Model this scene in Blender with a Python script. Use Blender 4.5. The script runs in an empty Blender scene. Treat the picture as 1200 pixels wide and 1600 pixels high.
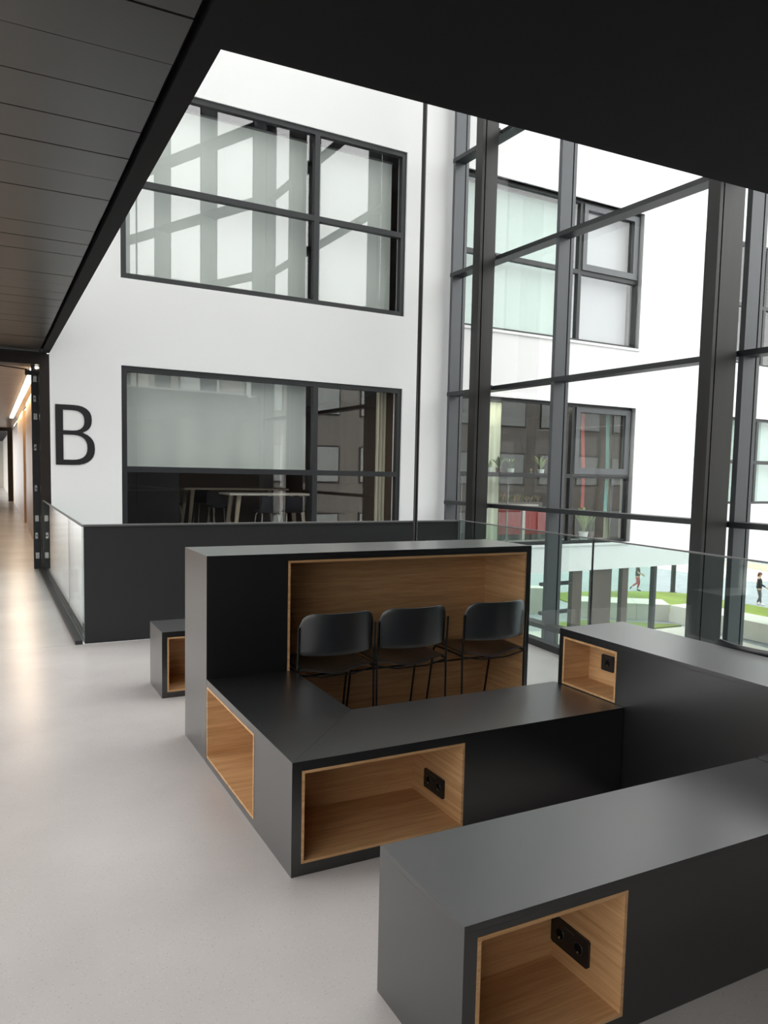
import bpy, bmesh, math, random
from mathutils import Vector, Matrix
random.seed(4)
S = bpy.context.scene
COL = S.collection

# ------------------------------------------------------------------ camera
cam_d = bpy.data.cameras.new('camera')
cam = bpy.data.objects.new('camera', cam_d)
COL.objects.link(cam)
yaw, pitch, roll = math.radians(27.595), math.radians(-4.613), math.radians(-1.2)
fwd = Vector((math.sin(yaw) * math.cos(pitch), math.cos(yaw) * math.cos(pitch), math.sin(pitch)))
rt0 = Vector((math.cos(yaw), -math.sin(yaw), 0))
dn0 = fwd.cross(rt0)
rt = math.cos(roll) * rt0 + math.sin(roll) * dn0
dn = -math.sin(roll) * rt0 + math.cos(roll) * dn0
m = Matrix.Identity(4)
for i in range(3):
    m[i][0], m[i][1], m[i][2] = rt[i], -dn[i], -fwd[i]
m[2][3] = 1.55
cam.matrix_world = m
cam_d.sensor_fit = 'VERTICAL'
cam_d.sensor_height = 36.0
cam_d.sensor_width = 27.0
cam_d.lens = 1188.312 / 1600 * 36.0
cam_d.shift_y = 34.2 / 1600
cam_d.clip_end = 400
S.camera = cam

# ------------------------------------------------------------------ sky and exposure
world = bpy.data.worlds.new('overcast_sky')
S.world = world
world.use_nodes = True
bg = world.node_tree.nodes['Background']
bg.inputs[0].default_value = (0.985, 0.985, 0.985, 1)
bg.inputs[1].default_value = 3.5
S.view_settings.view_transform = 'Standard'
S.view_settings.look = 'None'
S.view_settings.gamma = 1
S.view_settings.use_curve_mapping = False
S.view_settings.exposure = 0.53
S.cycles.use_denoising = True
S.cycles.max_bounces = 10
S.cycles.transparent_max_bounces = 24
S.cycles.sample_clamp_indirect = 6.0
S.cycles.caustics_reflective = False
S.cycles.caustics_refractive = False


# ------------------------------------------------------------------ materials
def mat(name, col, rough=0.5, metal=0.0, spec=0.5, bump=None, var=None, emit=None):
    M = bpy.data.materials.new(name)
    M.use_nodes = True
    nt = M.node_tree
    b = nt.nodes['Principled BSDF']
    b.inputs['Base Color'].default_value = (*col, 1)
    b.inputs['Roughness'].default_value = rough
    b.inputs['Metallic'].default_value = metal
    b.inputs['Specular IOR Level'].default_value = spec
    if emit:
        b.inputs['Emission Color'].default_value = (*emit[0], 1)
        b.inputs['Emission Strength'].default_value = emit[1]
    tc = nt.nodes.new('ShaderNodeTexCoord')
    if var:                                  # (scale vector, amount) soft tonal variation
        mp = nt.nodes.new('ShaderNodeMapping')
        mp.inputs['Scale'].default_value = var[0]
        nt.links.new(tc.outputs['Object'], mp.inputs['Vector'])
        n = nt.nodes.new('ShaderNodeTexNoise')
        n.inputs['Scale'].default_value = 1.0
        n.inputs['Detail'].default_value = 5
        nt.links.new(mp.outputs[0], n.inputs['Vector'])
        r = nt.nodes.new('ShaderNodeValToRGB')
        r.color_ramp.elements[0].position = 0.3
        r.color_ramp.elements[1].position = 0.7
        r.color_ramp.elements[0].color = (*[c * (1 - var[1]) for c in col], 1)
        r.color_ramp.elements[1].color = (*[min(1, c * (1 + var[1])) for c in col], 1)
        nt.links.new(n.outputs['Fac'], r.inputs[0])
        nt.links.new(r.outputs[0], b.inputs['Base Color'])
    if bump:                                 # (scale, strength)
        n = nt.nodes.new('ShaderNodeTexNoise')
        n.inputs['Scale'].default_value = bump[0]
        n.inputs['Detail'].default_value = 4
        nt.links.new(tc.outputs['Object'], n.inputs['Vector'])
        bp = nt.nodes.new('ShaderNodeBump')
        bp.inputs['Strength'].default_value = bump[1]
        bp.inputs['Distance'].default_value = 0.01
        nt.links.new(n.outputs['Fac'], bp.inputs['Height'])
        nt.links.new(bp.outputs[0], b.inputs['Normal'])
    return M


def wood(name, sc, dark, light, rough=0.45):
    M = bpy.data.materials.new(name)
    M.use_nodes = True
    nt = M.node_tree
    b = nt.nodes['Principled BSDF']
    b.inputs['Roughness'].default_value = rough
    b.inputs['Specular IOR Level'].default_value = 0.35
    tc = nt.nodes.new('ShaderNodeTexCoord')
    mp = nt.nodes.new('ShaderNodeMapping')
    mp.inputs['Scale'].default_value = sc
    nt.links.new(tc.outputs['Object'], mp.inputs['Vector'])
    n1 = nt.nodes.new('ShaderNodeTexNoise')
    n1.inputs['Scale'].default_value = 1.0
    n1.inputs['Detail'].default_value = 6
    n1.inputs['Roughness'].default_value = 0.6
    n1.inputs['Distortion'].default_value = 0.7
    nt.links.new(mp.outputs[0], n1.inputs['Vector'])
    n2 = nt.nodes.new('ShaderNodeTexNoise')
    n2.inputs['Scale'].default_value = 4.5
    n2.inputs['Detail'].default_value = 3
    nt.links.new(mp.outputs[0], n2.inputs['Vector'])
    ad = nt.nodes.new('ShaderNodeMix')
    ad.data_type = 'FLOAT'
    ad.inputs[0].default_value = 0.35
    nt.links.new(n1.outputs['Fac'], ad.inputs[2])
    nt.links.new(n2.outputs['Fac'], ad.inputs[3])
    r = nt.nodes.new('ShaderNodeValToRGB')
    r.color_ramp.elements[0].position = 0.33
    r.color_ramp.elements[1].position = 0.66
    r.color_ramp.elements[0].color = (*dark, 1)
    r.color_ramp.elements[1].color = (*light, 1)
    nt.links.new(ad.outputs[0], r.inputs[0])
    nt.links.new(r.outputs[0], b.inputs['Base Color'])
    return M


def glass(name, tint, ior=1.5, boost=1.0):
    """thin architectural pane: clear straight through, mirror by Fresnel"""
    M = bpy.data.materials.new(name)
    M.use_nodes = True
    nt = M.node_tree
    nt.nodes.remove(nt.nodes['Principled BSDF'])
    out = nt.nodes['Material Output']
    t = nt.nodes.new('ShaderNodeBsdfTransparent')
    t.inputs[0].default_value = (*tint, 1)
    g = nt.nodes.new('ShaderNodeBsdfGlossy')
    g.inputs['Roughness'].default_value = 0.0
    g.inputs['Color'].default_value = (1, 1, 1, 1)
    lw = nt.nodes.new('ShaderNodeLayerWeight')
    lw.inputs[0].default_value = 0.5
    pw = nt.nodes.new('ShaderNodeMath')
    pw.operation = 'POWER'
    pw.inputs[1].default_value = 5.0
    nt.links.new(lw.outputs['Facing'], pw.inputs[0])
    f0 = ((ior - 1) / (ior + 1)) ** 2 * boost
    mu = nt.nodes.new('ShaderNodeMath')
    mu.operation = 'MULTIPLY_ADD'
    mu.use_clamp = True
    mu.inputs[1].default_value = 1 - f0
    mu.inputs[2].default_value = f0
    nt.links.new(pw.outputs[0], mu.inputs[0])
    mx = nt.nodes.new('ShaderNodeMixShader')
    nt.links.new(mu.outputs[0], mx.inputs[0])
    nt.links.new(t.outputs[0], mx.inputs[1])
    nt.links.new(g.outputs[0], mx.inputs[2])
    nt.links.new(mx.outputs[0], out.inputs[0])
    return M


def terrazzo():
    M = mat('polished_screed', (0.5, 0.48, 0.47), 0.27)
    nt = M.node_tree
    b = nt.nodes['Principled BSDF']
    tc = nt.nodes.new('ShaderNodeTexCoord')
    n = nt.nodes.new('ShaderNodeTexNoise')
    n.inputs['Scale'].default_value = 0.9
    n.inputs['Detail'].default_value = 6
    nt.links.new(tc.outputs['Object'], n.inputs['Vector'])
    r = nt.nodes.new('ShaderNodeValToRGB')
    r.color_ramp.elements[0].position = 0.3
    r.color_ramp.elements[0].color = (0.45, 0.425, 0.41, 1)
    r.color_ramp.elements[1].position = 0.72
    r.color_ramp.elements[1].color = (0.56, 0.535, 0.52, 1)
    nt.links.new(n.outputs['Fac'], r.inputs[0])
    prev = r.outputs[0]
    for sc, thr, colr in ((95, 0.17, (0.25, 0.24, 0.23)), (120, 0.16, (0.75, 0.74, 0.72)), (45, 0.085, (0.30, 0.27, 0.25))):
        v = nt.nodes.new('ShaderNodeTexVoronoi')
        v.inputs['Scale'].default_value = sc
        nt.links.new(tc.outputs['Object'], v.inputs['Vector'])
        w = nt.nodes.new('ShaderNodeTexWhiteNoise')
        nt.links.new(v.outputs['Color'], w.inputs['Vector'])
        lt = nt.nodes.new('ShaderNodeMath')
        lt.operation = 'LESS_THAN'
        lt.inputs[1].default_value = thr
        nt.links.new(v.outputs['Distance'], lt.inputs[0])
        l2 = nt.nodes.new('ShaderNodeMath')
        l2.operation = 'LESS_THAN'
        l2.inputs[1].default_value = 0.4
        nt.links.new(w.outputs['Value'], l2.inputs[0])
        ml = nt.nodes.new('ShaderNodeMath')
        ml.operation = 'MULTIPLY'
        nt.links.new(lt.outputs[0], ml.inputs[0])
        nt.links.new(l2.outputs[0], ml.inputs[1])
        m2 = nt.nodes.new('ShaderNodeMath')
        m2.operation = 'MULTIPLY'
        m2.inputs[1].default_value = 0.6
        nt.links.new(ml.outputs[0], m2.inputs[0])
        mx = nt.nodes.new('ShaderNodeMix')
        mx.data_type = 'RGBA'
        nt.links.new(m2.outputs[0], mx.inputs[0])
        nt.links.new(prev, mx.inputs[6])
        mx.inputs[7].default_value = (*colr, 1)
        prev = mx.outputs[2]
    nt.links.new(prev, b.inputs['Base Color'])
    return M


M = {}
M['screed'] = terrazzo()
M['laminate'] = mat('charcoal_laminate', (0.0055, 0.006, 0.0065), 0.30, spec=0.6)
for k_, v_ in (('Coat Weight', 0.85), ('Coat Roughness', 0.30), ('Coat IOR', 1.6)):
    M['laminate'].node_tree.nodes['Principled BSDF'].inputs[k_].default_value = v_
M['oak_x'] = wood('oak_grain_across', (1.4, 9, 34), (0.40, 0.215, 0.09), (0.64, 0.395, 0.20))
M['oak_y'] = wood('oak_grain_lengthwise', (9, 1.4, 34), (0.40, 0.215, 0.09), (0.64, 0.395, 0.20))
M['oak_fx'] = wood('oak_shelf_grain', (1.4, 26, 9), (0.40, 0.215, 0.09), (0.64, 0.395, 0.20))
M['plaster'] = mat('white_render', (0.82, 0.82, 0.81), 0.85, spec=0.2, bump=(3.0, 0.25), var=((0.35, 0.35, 0.35), 0.02))
M['plaster_plain'] = mat('white_paint', (0.80, 0.80, 0.79), 0.8, spec=0.2)
M['soffit'] = mat('matt_black_soffit', (0.010, 0.010, 0.010), 0.75, spec=0.15)
M['panel_black'] = mat('dark_metal_ceiling_panel', (0.034, 0.031, 0.028), 0.33, metal=0.0, spec=0.6, var=((0.6, 0.6, 1), 0.12))
M['gap'] = mat('black_joint', (0.004, 0.004, 0.004), 0.9, spec=0.1)
M['frame'] = mat('anthracite_frame', (0.017, 0.018, 0.020), 0.42, spec=0.5)
M['mullion'] = mat('grey_aluminium', (0.085, 0.09, 0.097), 0.38, metal=0.25)
M['steel'] = mat('black_oiled_steel', (0.022, 0.021, 0.020), 0.34, metal=0.3, bump=(40, 0.05), var=((4, 4, 0.6), 0.25))
M['board'] = mat('anthracite_board', (0.022, 0.023, 0.024), 0.55, spec=0.35)
M['rail'] = mat('grey_rail_cap', (0.20, 0.20, 0.20), 0.4, metal=0.6)
M['black'] = mat('black_plastic', (0.008, 0.009, 0.010), 0.4)
M['chair'] = mat('black_chair_shell', (0.018, 0.020, 0.022), 0.30, spec=0.9)
M['rod'] = mat('black_steel_rod', (0.010, 0.010, 0.010), 0.35, metal=0.4)
M['chrome'] = mat('bright_metal', (0.75, 0.74, 0.72), 0.25, metal=0.9)
M['blind'] = mat('grey_green_blind_fabric', (0.71, 0.74, 0.705), 0.9, spec=0.1, bump=(2.2, 0.35), var=((1.4, 1.4, 0.25), 0.05))
M['blind_mint'] = mat('pale_mint_blind_fabric', (0.60, 0.74, 0.70), 0.9, spec=0.1, var=((0.8, 0.8, 0.3), 0.04))
M['blind_sky_tint'] = mat('sky_tinted_white_blind_fabric', (0.60, 0.59, 0.64), 0.9, spec=0.1)  # white fabric, with the pane's lilac sky reflection put into its colour
M['glass_in'] = glass('interior_glazing', (0.93, 0.95, 0.94), 1.5, 3.4)
M['glass_cw'] = glass('facade_glazing', (0.73, 0.74, 0.73), 1.5, 1.9)
M['glass_left'] = glass('tinted_left_glazing', (0.58, 0.58, 0.57), 1.5, 1.9)
M['glass_roof'] = glass('roof_glazing', (0.97, 0.98, 0.98), 1.5, 1.0)
M['glass_rail'] = glass('balustrade_glass', (0.88, 0.945, 0.925), 1.5, 1.5)
M['glass_out'] = glass('outer_window_glazing', (0.9, 0.93, 0.91), 1.5, 2.2)
M['glass_vest'] = glass('green_vestibule_glass', (0.74, 0.87, 0.79), 1.5, 1.3)
M['letter'] = mat('black_letter_paint', (0.006, 0.006, 0.006), 0.5)
M['wood_wall'] = wood('warm_plywood_panel', (9, 2.0, 1.2), (0.44, 0.28, 0.135), (0.58, 0.40, 0.21), 0.38)
M['wood_door'] = wood('orange_plywood_panel', (9, 2.0, 1.2), (0.40, 0.22, 0.09), (0.52, 0.31, 0.14), 0.4)
M['corr_ceil'] = mat('bronze_metal_ceiling', (0.30, 0.235, 0.175), 0.3, metal=0.35, var=((0.5, 3.0, 1), 0.15))
M['portal'] = mat('dark_brown_steel', (0.022, 0.017, 0.015), 0.35, metal=0.2)
M['led'] = mat('warm_light_strip', (1, 0.9, 0.8), 0.5, emit=((1.0, 0.80, 0.58), 20.0))
M['lamp'] = mat('bright_lamp_face', (1, 1, 1), 0.5, emit=((1.0, 0.86, 0.68), 5.0))
M['added_lamp_white'] = mat('added_neutral_lamp_face', (1, 1, 1), 0.5, emit=((1.0, 0.955, 0.92), 16.0))
M['added_lamp_room'] = mat('added_soft_lamp_face', (1, 1, 1), 0.5, emit=((1.0, 0.93, 0.84), 13.0))
M['room_wall'] = mat('brown_panelled_wall', (0.115, 0.082, 0.062), 0.6, var=((3, 3, 0.4), 0.12))
M['olive'] = mat('olive_brown_wall', (0.15, 0.125, 0.085), 0.7, var=((2, 2, 2), 0.2))
M['room_floor'] = mat('brown_floor', (0.11, 0.07, 0.05), 0.5)
M['room_ceil'] = mat('dark_grey_ceiling', (0.10, 0.095, 0.09), 0.8)
M['dark_cab'] = mat('near_black_cabinet', (0.006, 0.007, 0.009), 0.5)
M['pale_wood'] = mat('pale_ash', (0.62, 0.55, 0.44), 0.5)
M['white_top'] = mat('white_laminate', (0.78, 0.76, 0.72), 0.35)
M['stool_seat'] = mat('navy_black_upholstery', (0.012, 0.012, 0.020), 0.8)
M['stool_leg'] = mat('cream_tube', (0.60, 0.56, 0.50), 0.4)
M['curtain'] = mat('cream_curtain', (0.62, 0.57, 0.45), 0.9, bump=(8, 0.4))
M['column_green'] = mat('pale_green_column', (0.62, 0.68, 0.52), 0.7)
M['grey_room'] = mat('grey_room_wall', (0.30, 0.305, 0.295), 0.8)
M['red'] = mat('red_lacquer', (0.42, 0.022, 0.026), 0.4, var=((2, 2, 2), 0.08))
M['teal'] = mat('teal_ribbon', (0.22, 0.50, 0.47), 0.7)
M['redcloth'] = mat('red_ribbon', (0.42, 0.06, 0.05), 0.7)
M['lilac'] = mat('lilac_ribbon', (0.33, 0.33, 0.50), 0.7)
M['pot'] = mat('white_glazed_pot', (0.75, 0.83, 0.82), 0.4)
M['pot_brown'] = mat('brown_clay_pot', (0.16, 0.11, 0.09), 0.6)
M['leaf'] = mat('green_leaf', (0.12, 0.20, 0.075), 0.5, var=((9, 9, 9), 0.3))
M['leaf_light'] = mat('light_green_leaf', (0.27, 0.37, 0.12), 0.5, var=((9, 9, 9), 0.25))
M['leaf_dry'] = mat('dry_yellow_leaf', (0.45, 0.38, 0.22), 0.7, var=((9, 9, 9), 0.3))
M['grass'] = mat('mown_grass', (0.18, 0.225, 0.045), 0.9, spec=0.1, bump=(30, 0.5), var=((0.7, 0.7, 0.7), 0.22))
M['paving'] = mat('grey_block_paving', (0.30, 0.315, 0.335), 0.85, spec=0.15, var=((2.2, 2.2, 1), 0.12))
M['sand_paving'] = mat('pale_slab_paving', (0.60, 0.57, 0.51), 0.85, spec=0.15, var=((1, 1, 1), 0.06))
M['concrete'] = mat('pale_concrete', (0.62, 0.60, 0.54), 0.85, spec=0.15, var=((1.5, 1.5, 1.5), 0.06))
M['concrete_beige'] = mat('beige_concrete', (0.42, 0.39, 0.35), 0.85, spec=0.15, var=((0.4, 0.4, 0.4), 0.08))
M['trim_white'] = mat('white_metal_trim', (0.80, 0.80, 0.79), 0.5)
M['bronze'] = mat('bronze_column', (0.10, 0.075, 0.06), 0.5, metal=0.2, var=((3, 3, 0.6), 0.2))
M['skin'] = mat('skin', (0.62, 0.38, 0.29), 0.6)
M['hair'] = mat('red_brown_hair', (0.16, 0.045, 0.03), 0.6)
M['hair_dark'] = mat('dark_hair', (0.03, 0.022, 0.018), 0.6)
M['sweater'] = mat('black_sweater', (0.022, 0.024, 0.03), 0.85)
M['top_grey'] = mat('dark_grey_top', (0.05, 0.045, 0.045), 0.85)
M['trouser_grey'] = mat('grey_trousers', (0.10, 0.10, 0.105), 0.85)
M['trouser_red'] = mat('red_trousers', (0.42, 0.06, 0.08), 0.85)
M['white'] = mat('white_print', (0.85, 0.85, 0.85), 0.7)
M['shoe_white'] = mat('white_shoe', (0.8, 0.8, 0.8), 0.6)
M['shoe_black'] = mat('black_shoe', (0.02, 0.02, 0.02), 0.6)


# ------------------------------------------------------------------ mesh helpers
class MB:
    def __init__(self, T=None):
        self.v, self.f, self.T = [], [], T

    def add(self, vs, fs):
        o = len(self.v)
        self.v += [tuple(self.T(*p)) if self.T else tuple(p) for p in vs]
        self.f += [tuple(i + o for i in f) for f in fs]
        return self

    def box(self, x0, x1, y0, y1, z0, z1):
        vs = [(x, y, z) for z in (z0, z1) for y in (y0, y1) for x in (x0, x1)]
        return self.add(vs, [(0, 2, 3, 1), (4, 5, 7, 6), (0, 1, 5, 4), (2, 6, 7, 3), (0, 4, 6, 2), (1, 3, 7, 5)])

    def prism(self, poly, z0, z1):
        n = len(poly)
        vs = [(x, y, z0) for x, y in poly] + [(x, y, z1) for x, y in poly]
        fs = [tuple(range(n - 1, -1, -1)), tuple(range(n, 2 * n))]
        fs += [(i, (i + 1) % n, n + (i + 1) % n, n + i) for i in range(n)]
        return self.add(vs, fs)

    def tube(self, pts, r, n=8):
        pts = [Vector(p) for p in pts]
        rs = r if isinstance(r, (list, tuple)) else [r] * len(pts)
        vs, fs = [], []
        up = None
        for i, p in enumerate(pts):
            a = pts[max(i - 1, 0)]
            b = pts[min(i + 1, len(pts) - 1)]
            d = (b - a).normalized()
            if up is None:
                up = Vector((0, 0, 1)) if abs(d.z) < 0.9 else Vector((1, 0, 0))
            s = d.cross(up).normalized()
            up = s.cross(d).normalized()
            for k in range(n):
                t = 2 * math.pi * k / n
                vs.append(tuple(p + rs[i] * (math.cos(t) * s + math.sin(t) * up)))
        for i in range(len(pts) - 1):
            for k in range(n):
                a, b = i * n + k, i * n + (k + 1) % n
                fs.append((a, b, b + n, a + n))
        fs.append(tuple(range(n - 1, -1, -1)))
        e = (len(pts) - 1) * n
        fs.append(tuple(range(e, e + n)))
        return self.add(vs, fs)

    def lathe(self, c, prof, n=14):
        vs, fs = [], []
        for r, z in prof:
            for k in range(n):
                t = 2 * math.pi * k / n
                vs.append((c[0] + r * math.cos(t), c[1] + r * math.sin(t), c[2] + z))
        for i in range(len(prof) - 1):
            for k in range(n):
                a, b = i * n + k, i * n + (k + 1) % n
                fs.append((a, b, b + n, a + n))
        fs.append(tuple(range(n - 1, -1, -1)))
        e = (len(prof) - 1) * n
        fs.append(tuple(range(e, e + n)))
        return self.add(vs, fs)

    def sheet(self, fn, nu, nv, th):
        """closed curved plate; fn(a, b) -> point on mid surface with a, b in 0..1"""
        P = [[Vector(fn(i / nu, j / nv)) for j in range(nv + 1)] for i in range(nu + 1)]
        vs = []
        for side in (1, -1):
            for i in range(nu + 1):
                for j in range(nv + 1):
                    du = P[min(i + 1, nu)][j] - P[max(i - 1, 0)][j]
                    dv = P[i][min(j + 1, nv)] - P[i][max(j - 1, 0)]
                    nn = du.cross(dv)
                    nn = nn.normalized() if nn.length > 1e-9 else Vector((0, 0, 1))
                    vs.append(tuple(P[i][j] + nn * (side * th / 2)))
        w, h = nv + 1, (nu + 1) * (nv + 1)
        fs = []
        for i in range(nu):
            for j in range(nv):
                a = i * w + j
                fs.append((a, a + w, a + w + 1, a + 1))
                fs.append((a + h, a + h + 1, a + h + w + 1, a + h + w))
        rim = [i * w for i in range(nu)] + [nu * w + j for j in range(nv)] + [i * w + nv for i in range(nu, 0, -1)] + [j for j in range(nv, 0, -1)]
        for k, a in enumerate(rim):
            b = rim[(k + 1) % len(rim)]
            fs.append((a, a + h, b + h, b))
        return self.add(vs, fs)

    def build(self, name, material, parent=None, smooth=False, bevel=0.0):
        me = bpy.data.meshes.new(name)
        me.from_pydata(self.v, [], self.f)
        bm = bmesh.new()
        bm.from_mesh(me)
        bmesh.ops.recalc_face_normals(bm, faces=bm.faces)
        bm.to_mesh(me)
        bm.free()
        if smooth:
            me.polygons.foreach_set('use_smooth', [True] * len(me.polygons))
        me.materials.append(material)
        o = bpy.data.objects.new(name, me)
        COL.objects.link(o)
        if parent:
            o.parent = parent
            r = parent
            while r.parent:
                r = r.parent
            o.matrix_parent_inverse = Matrix.Translation(-r.location) if parent is r else Matrix.Identity(4)
        if bevel:
            b = o.modifiers.new('edge', 'BEVEL')
            b.width = bevel
            b.segments = 2
            b.limit_method = 'ANGLE'
        if smooth:
            e = o.modifiers.new('split', 'EDGE_SPLIT')
            e.split_angle = math.radians(50)
        return o


def tag(o, label=None, cat=None, group=None, kind=None):
    if label: o['label'] = label
    if cat: o['category'] = cat
    if group: o['group'] = group
    if kind: o['kind'] = kind
    return o


def thing(name, label, cat, loc=(0, 0, 0), group=None, kind=None):
    o = bpy.data.objects.new(name, None)
    o.empty_display_size = 0.1
    COL.objects.link(o)
    o.location = loc
    return tag(o, label, cat, group, kind)


def struct(name, mb, material, label=None):
    return tag(mb.build(name, material), label, None, None, 'structure')


def sroot(name, label=None):
    o = bpy.data.objects.new(name, None)
    COL.objects.link(o)
    return tag(o, label, None, None, 'structure')


def copy_tree(o, parent=None):
    c = o.copy()
    COL.objects.link(c)
    if parent: c.parent = parent
    for ch in list(o.children):
        copy_tree(ch, c)
    return c


# local frame of the white facade: u along it, w behind it (away from the camera), z up
TH = math.radians(2.0)
AX, AY = 0.84, 12.2
def F(u, w, z):
    return (AX + u * math.cos(TH) - w * math.sin(TH), AY + u * math.sin(TH) + w * math.cos(TH), z)


def fbox(u0, u1, w0, w1, z0, z1):
    return MB(F).box(u0, u1, w0, w1, z0, z1)


# ------------------------------------------------------------------ ground and floors
G = -4.6
struct('ground', MB().box(-60, 120, -60, 120, G - 0.3, G), M['paving'], 'grey block paved courtyard ground below the building')
fl = MB().prism([(-2.6, -4), (3.85, -4), (4.25, 2.8), (4.60, 7.0), (-2.6, 7.0)], -0.35, 0)
struct('floor', fl, M['screed'], 'pale grey polished screed floor with fine speckle')
fl2 = MB().prism([(-2.6, 7.006), (0.72, 7.006), (0.72, 12.205), (1.19, 12.205), (1.19, 60), (-2.6, 60)], -0.35, 0)
struct('floor', fl2, M['screed'], 'pale corridor floor beyond the thin floor joint, reflecting warm light')

# ------------------------------------------------------------------ white facade with window openings
ZT = 14.0
wins = [(1.00, 5.97, 0.11, 3.09), (1.00, 5.97, 4.39, 7.28), (7.05, 12.0, 0.11, 3.09), (7.05, 12.0, 4.39, 7.28), (14.05, 19.0, 0.95, 3.09), (14.05, 19.0, 4.39, 7.28)]
wb = MB(F)
us = [-0.005, 1.00, 5.97, 7.05, 12.0, 14.05, 19.0, 26.0]
TW = 0.32
wb.box(us[0], us[1], 0, TW, G, ZT)
wb.box(us[1], us[2], 0, TW, G, 0.11)
wb.box(us[1], us[2], 0, TW, 3.09, 4.39)
wb.box(us[1], us[2], 0, TW, 7.28, ZT)
wb.box(us[2], 7.0, 0, TW, G, ZT)
wb.box(7.0, us[3], 0, TW, -0.49, ZT)
for a, b, z0 in ((3, 4, 0.11), (5, 6, 0.95)):
    wb.box(us[a], us[b], 0, TW, -0.49, z0)
    wb.box(us[a], us[b], 0, TW, 3.09, 4.39)
    wb.box(us[a], us[b], 0, TW, 7.28, ZT)
for a, b in ((4, 5), (6, 7)):
    wb.box(us[a], us[b], 0, TW, -0.49, ZT)
struct('wall_back', wb, M['plaster'], 'tall white rendered wall with dark framed windows')
# rooms behind the facade: slabs, back walls, cross walls
struct('floor', fbox(1.0 - 0.3, 26, TW, 9.5, -0.49, -0.0), M['room_floor'], 'brown floor of the rooms behind the white wall')
struct('ceiling', fbox(0.7, 26, TW, 9.5, 3.12, 3.35), M['room_ceil'], 'dark ceiling of the rooms behind the white wall')
struct('floor', fbox(0.7, 26, TW, 9.5, 3.98, 4.3), M['room_floor'], 'floor of the upper rooms behind the white wall')
struct('ceiling', fbox(0.7, 26, TW, 9.5, 7.4, 7.7), M['room_ceil'], 'ceiling of the upper rooms')
struct('wall_room_back', fbox(0.7, 6.45, 6.4, 6.6, 0, 7.4), M['room_wall'], 'brown back wall of the meeting room')
struct('wall_room_side', fbox(6.3, 6.5, TW, 6.4, 0, 7.4), M['room_wall'], 'brown panelled side wall of the meeting room')
struct('wall_room_left', fbox(0.72, 0.86, TW, 6.4, 0, 7.4), M['room_wall'], 'brown side wall behind the letter')
struct('wall_room_grey', fbox(6.5, 26, 4.2, 4.4, 0, 7.4), M['grey_room'], 'grey back wall of the planted room')
struct('wall_room_end', fbox(12.45, 12.6, TW, 4.2, 0, 7.4), M['olive'], 'grey cross wall of the planted room')


def window(name, label, u0, u1, z0, z1, um, zr, gmat, fw=0.085, w0=0.03, trim=False):
    """frame bars, mullion, transom and four panes"""
    root = sroot(name, label)
    d0, d1 = w0, w0 + 0.11
    for a in ((u0, u0 + fw, z0, z1), (u1 - fw, u1, z0, z1)):
        fbox(a[0], a[1], d0, d1, a[2], a[3]).build('frame_stile', M['frame'], root)
    for a in ((z0, z0 + fw), (z1 - fw, z1)):
        fbox(u0 + fw, u1 - fw, d0, d1, a[0], a[1]).build('frame_rail', M['frame'], root)
    fbox(um - 0.045, um + 0.045, d0, d1, z0 + fw, z1 - fw).build('mullion', M['frame'], root)
    fbox(u0 + fw, um - 0.045, d0 + 0.002, d1, zr - 0.045, zr + 0.045).build('transom', M['frame'], root)
    fbox(um + 0.045, u1 - fw, d0 + 0.002, d1, zr - 0.045, zr + 0.045).build('transom', M['frame'], root)
    for a, b in ((u0 + fw, um - 0.045), (um + 0.045, u1 - fw)):
        for c, d in ((z0 + fw, zr - 0.045), (zr + 0.045, z1 - fw)):
            MB(F).add([(a, w0 + 0.05, c), (b, w0 + 0.05, c), (b, w0 + 0.05, d), (a, w0 + 0.05, d)], [(0, 1, 2, 3)]).build('pane', gmat, root)
    return root


window('window_1', 'lower dark framed window of the white wall beside the letter', 1.00, 5.97, 0.11, 3.09, 4.245, 1.52, M['glass_in'])
window('window_2', 'upper dark framed window of the white wall, fully covered by blinds', 1.00, 5.97, 4.39, 7.28, 4.22, 5.83, M['glass_in'])
for n, z0, z1, zr, lab in (('window_3', 0.11, 3.09, 1.56, 'lower outdoor window with plants behind the glass'), ('window_4', 4.39, 7.28, 5.83, 'upper outdoor window with pale blinds')):
    r = window(n, lab, 7.05, 12.0, z0, z1, 10.28, zr, M['glass_out'], 0.06, 0.08)
    # opening sash in the right upper field
    a, b, c, d = 10.325, 11.94, zr + 0.045, z1 - 0.06
    for q in ((a, a + 0.11, c, d), (b - 0.14, b, c, d)):
        fbox(q[0], q[1], 0.05, 0.12, q[2], q[3]).build('sash_stile', M['mullion'], r)
    for q in ((c, c + 0.13), (d - 0.11, d)):
        fbox(a + 0.11, b - 0.14, 0.05, 0.12, q[0], q[1]).build('sash_rail', M['mullion'], r)
    # white metal reveal standing proud
    for q in ((7.0, 12.06, z1, z1 + 0.05), (7.0, 12.06, z0 - 0.05, z0)):
        fbox(q[0], q[1], -0.035, 0.08, q[2], q[3]).build('reveal', M['trim_white'], r)
    fbox(12.0, 12.06, -0.035, 0.08, z0, z1).build('reveal', M['trim_white'], r)
window('window_5', 'lower window at the far right end of the white facade', 14.05, 19.0, 0.95, 3.09, 16.5, 2.0, M['glass_out'], 0.06, 0.08)
window('window_6', 'upper window at the far right end of the white facade', 14.05, 19.0, 4.39, 7.28, 16.5, 5.83, M['glass_out'], 0.06, 0.08)


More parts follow.
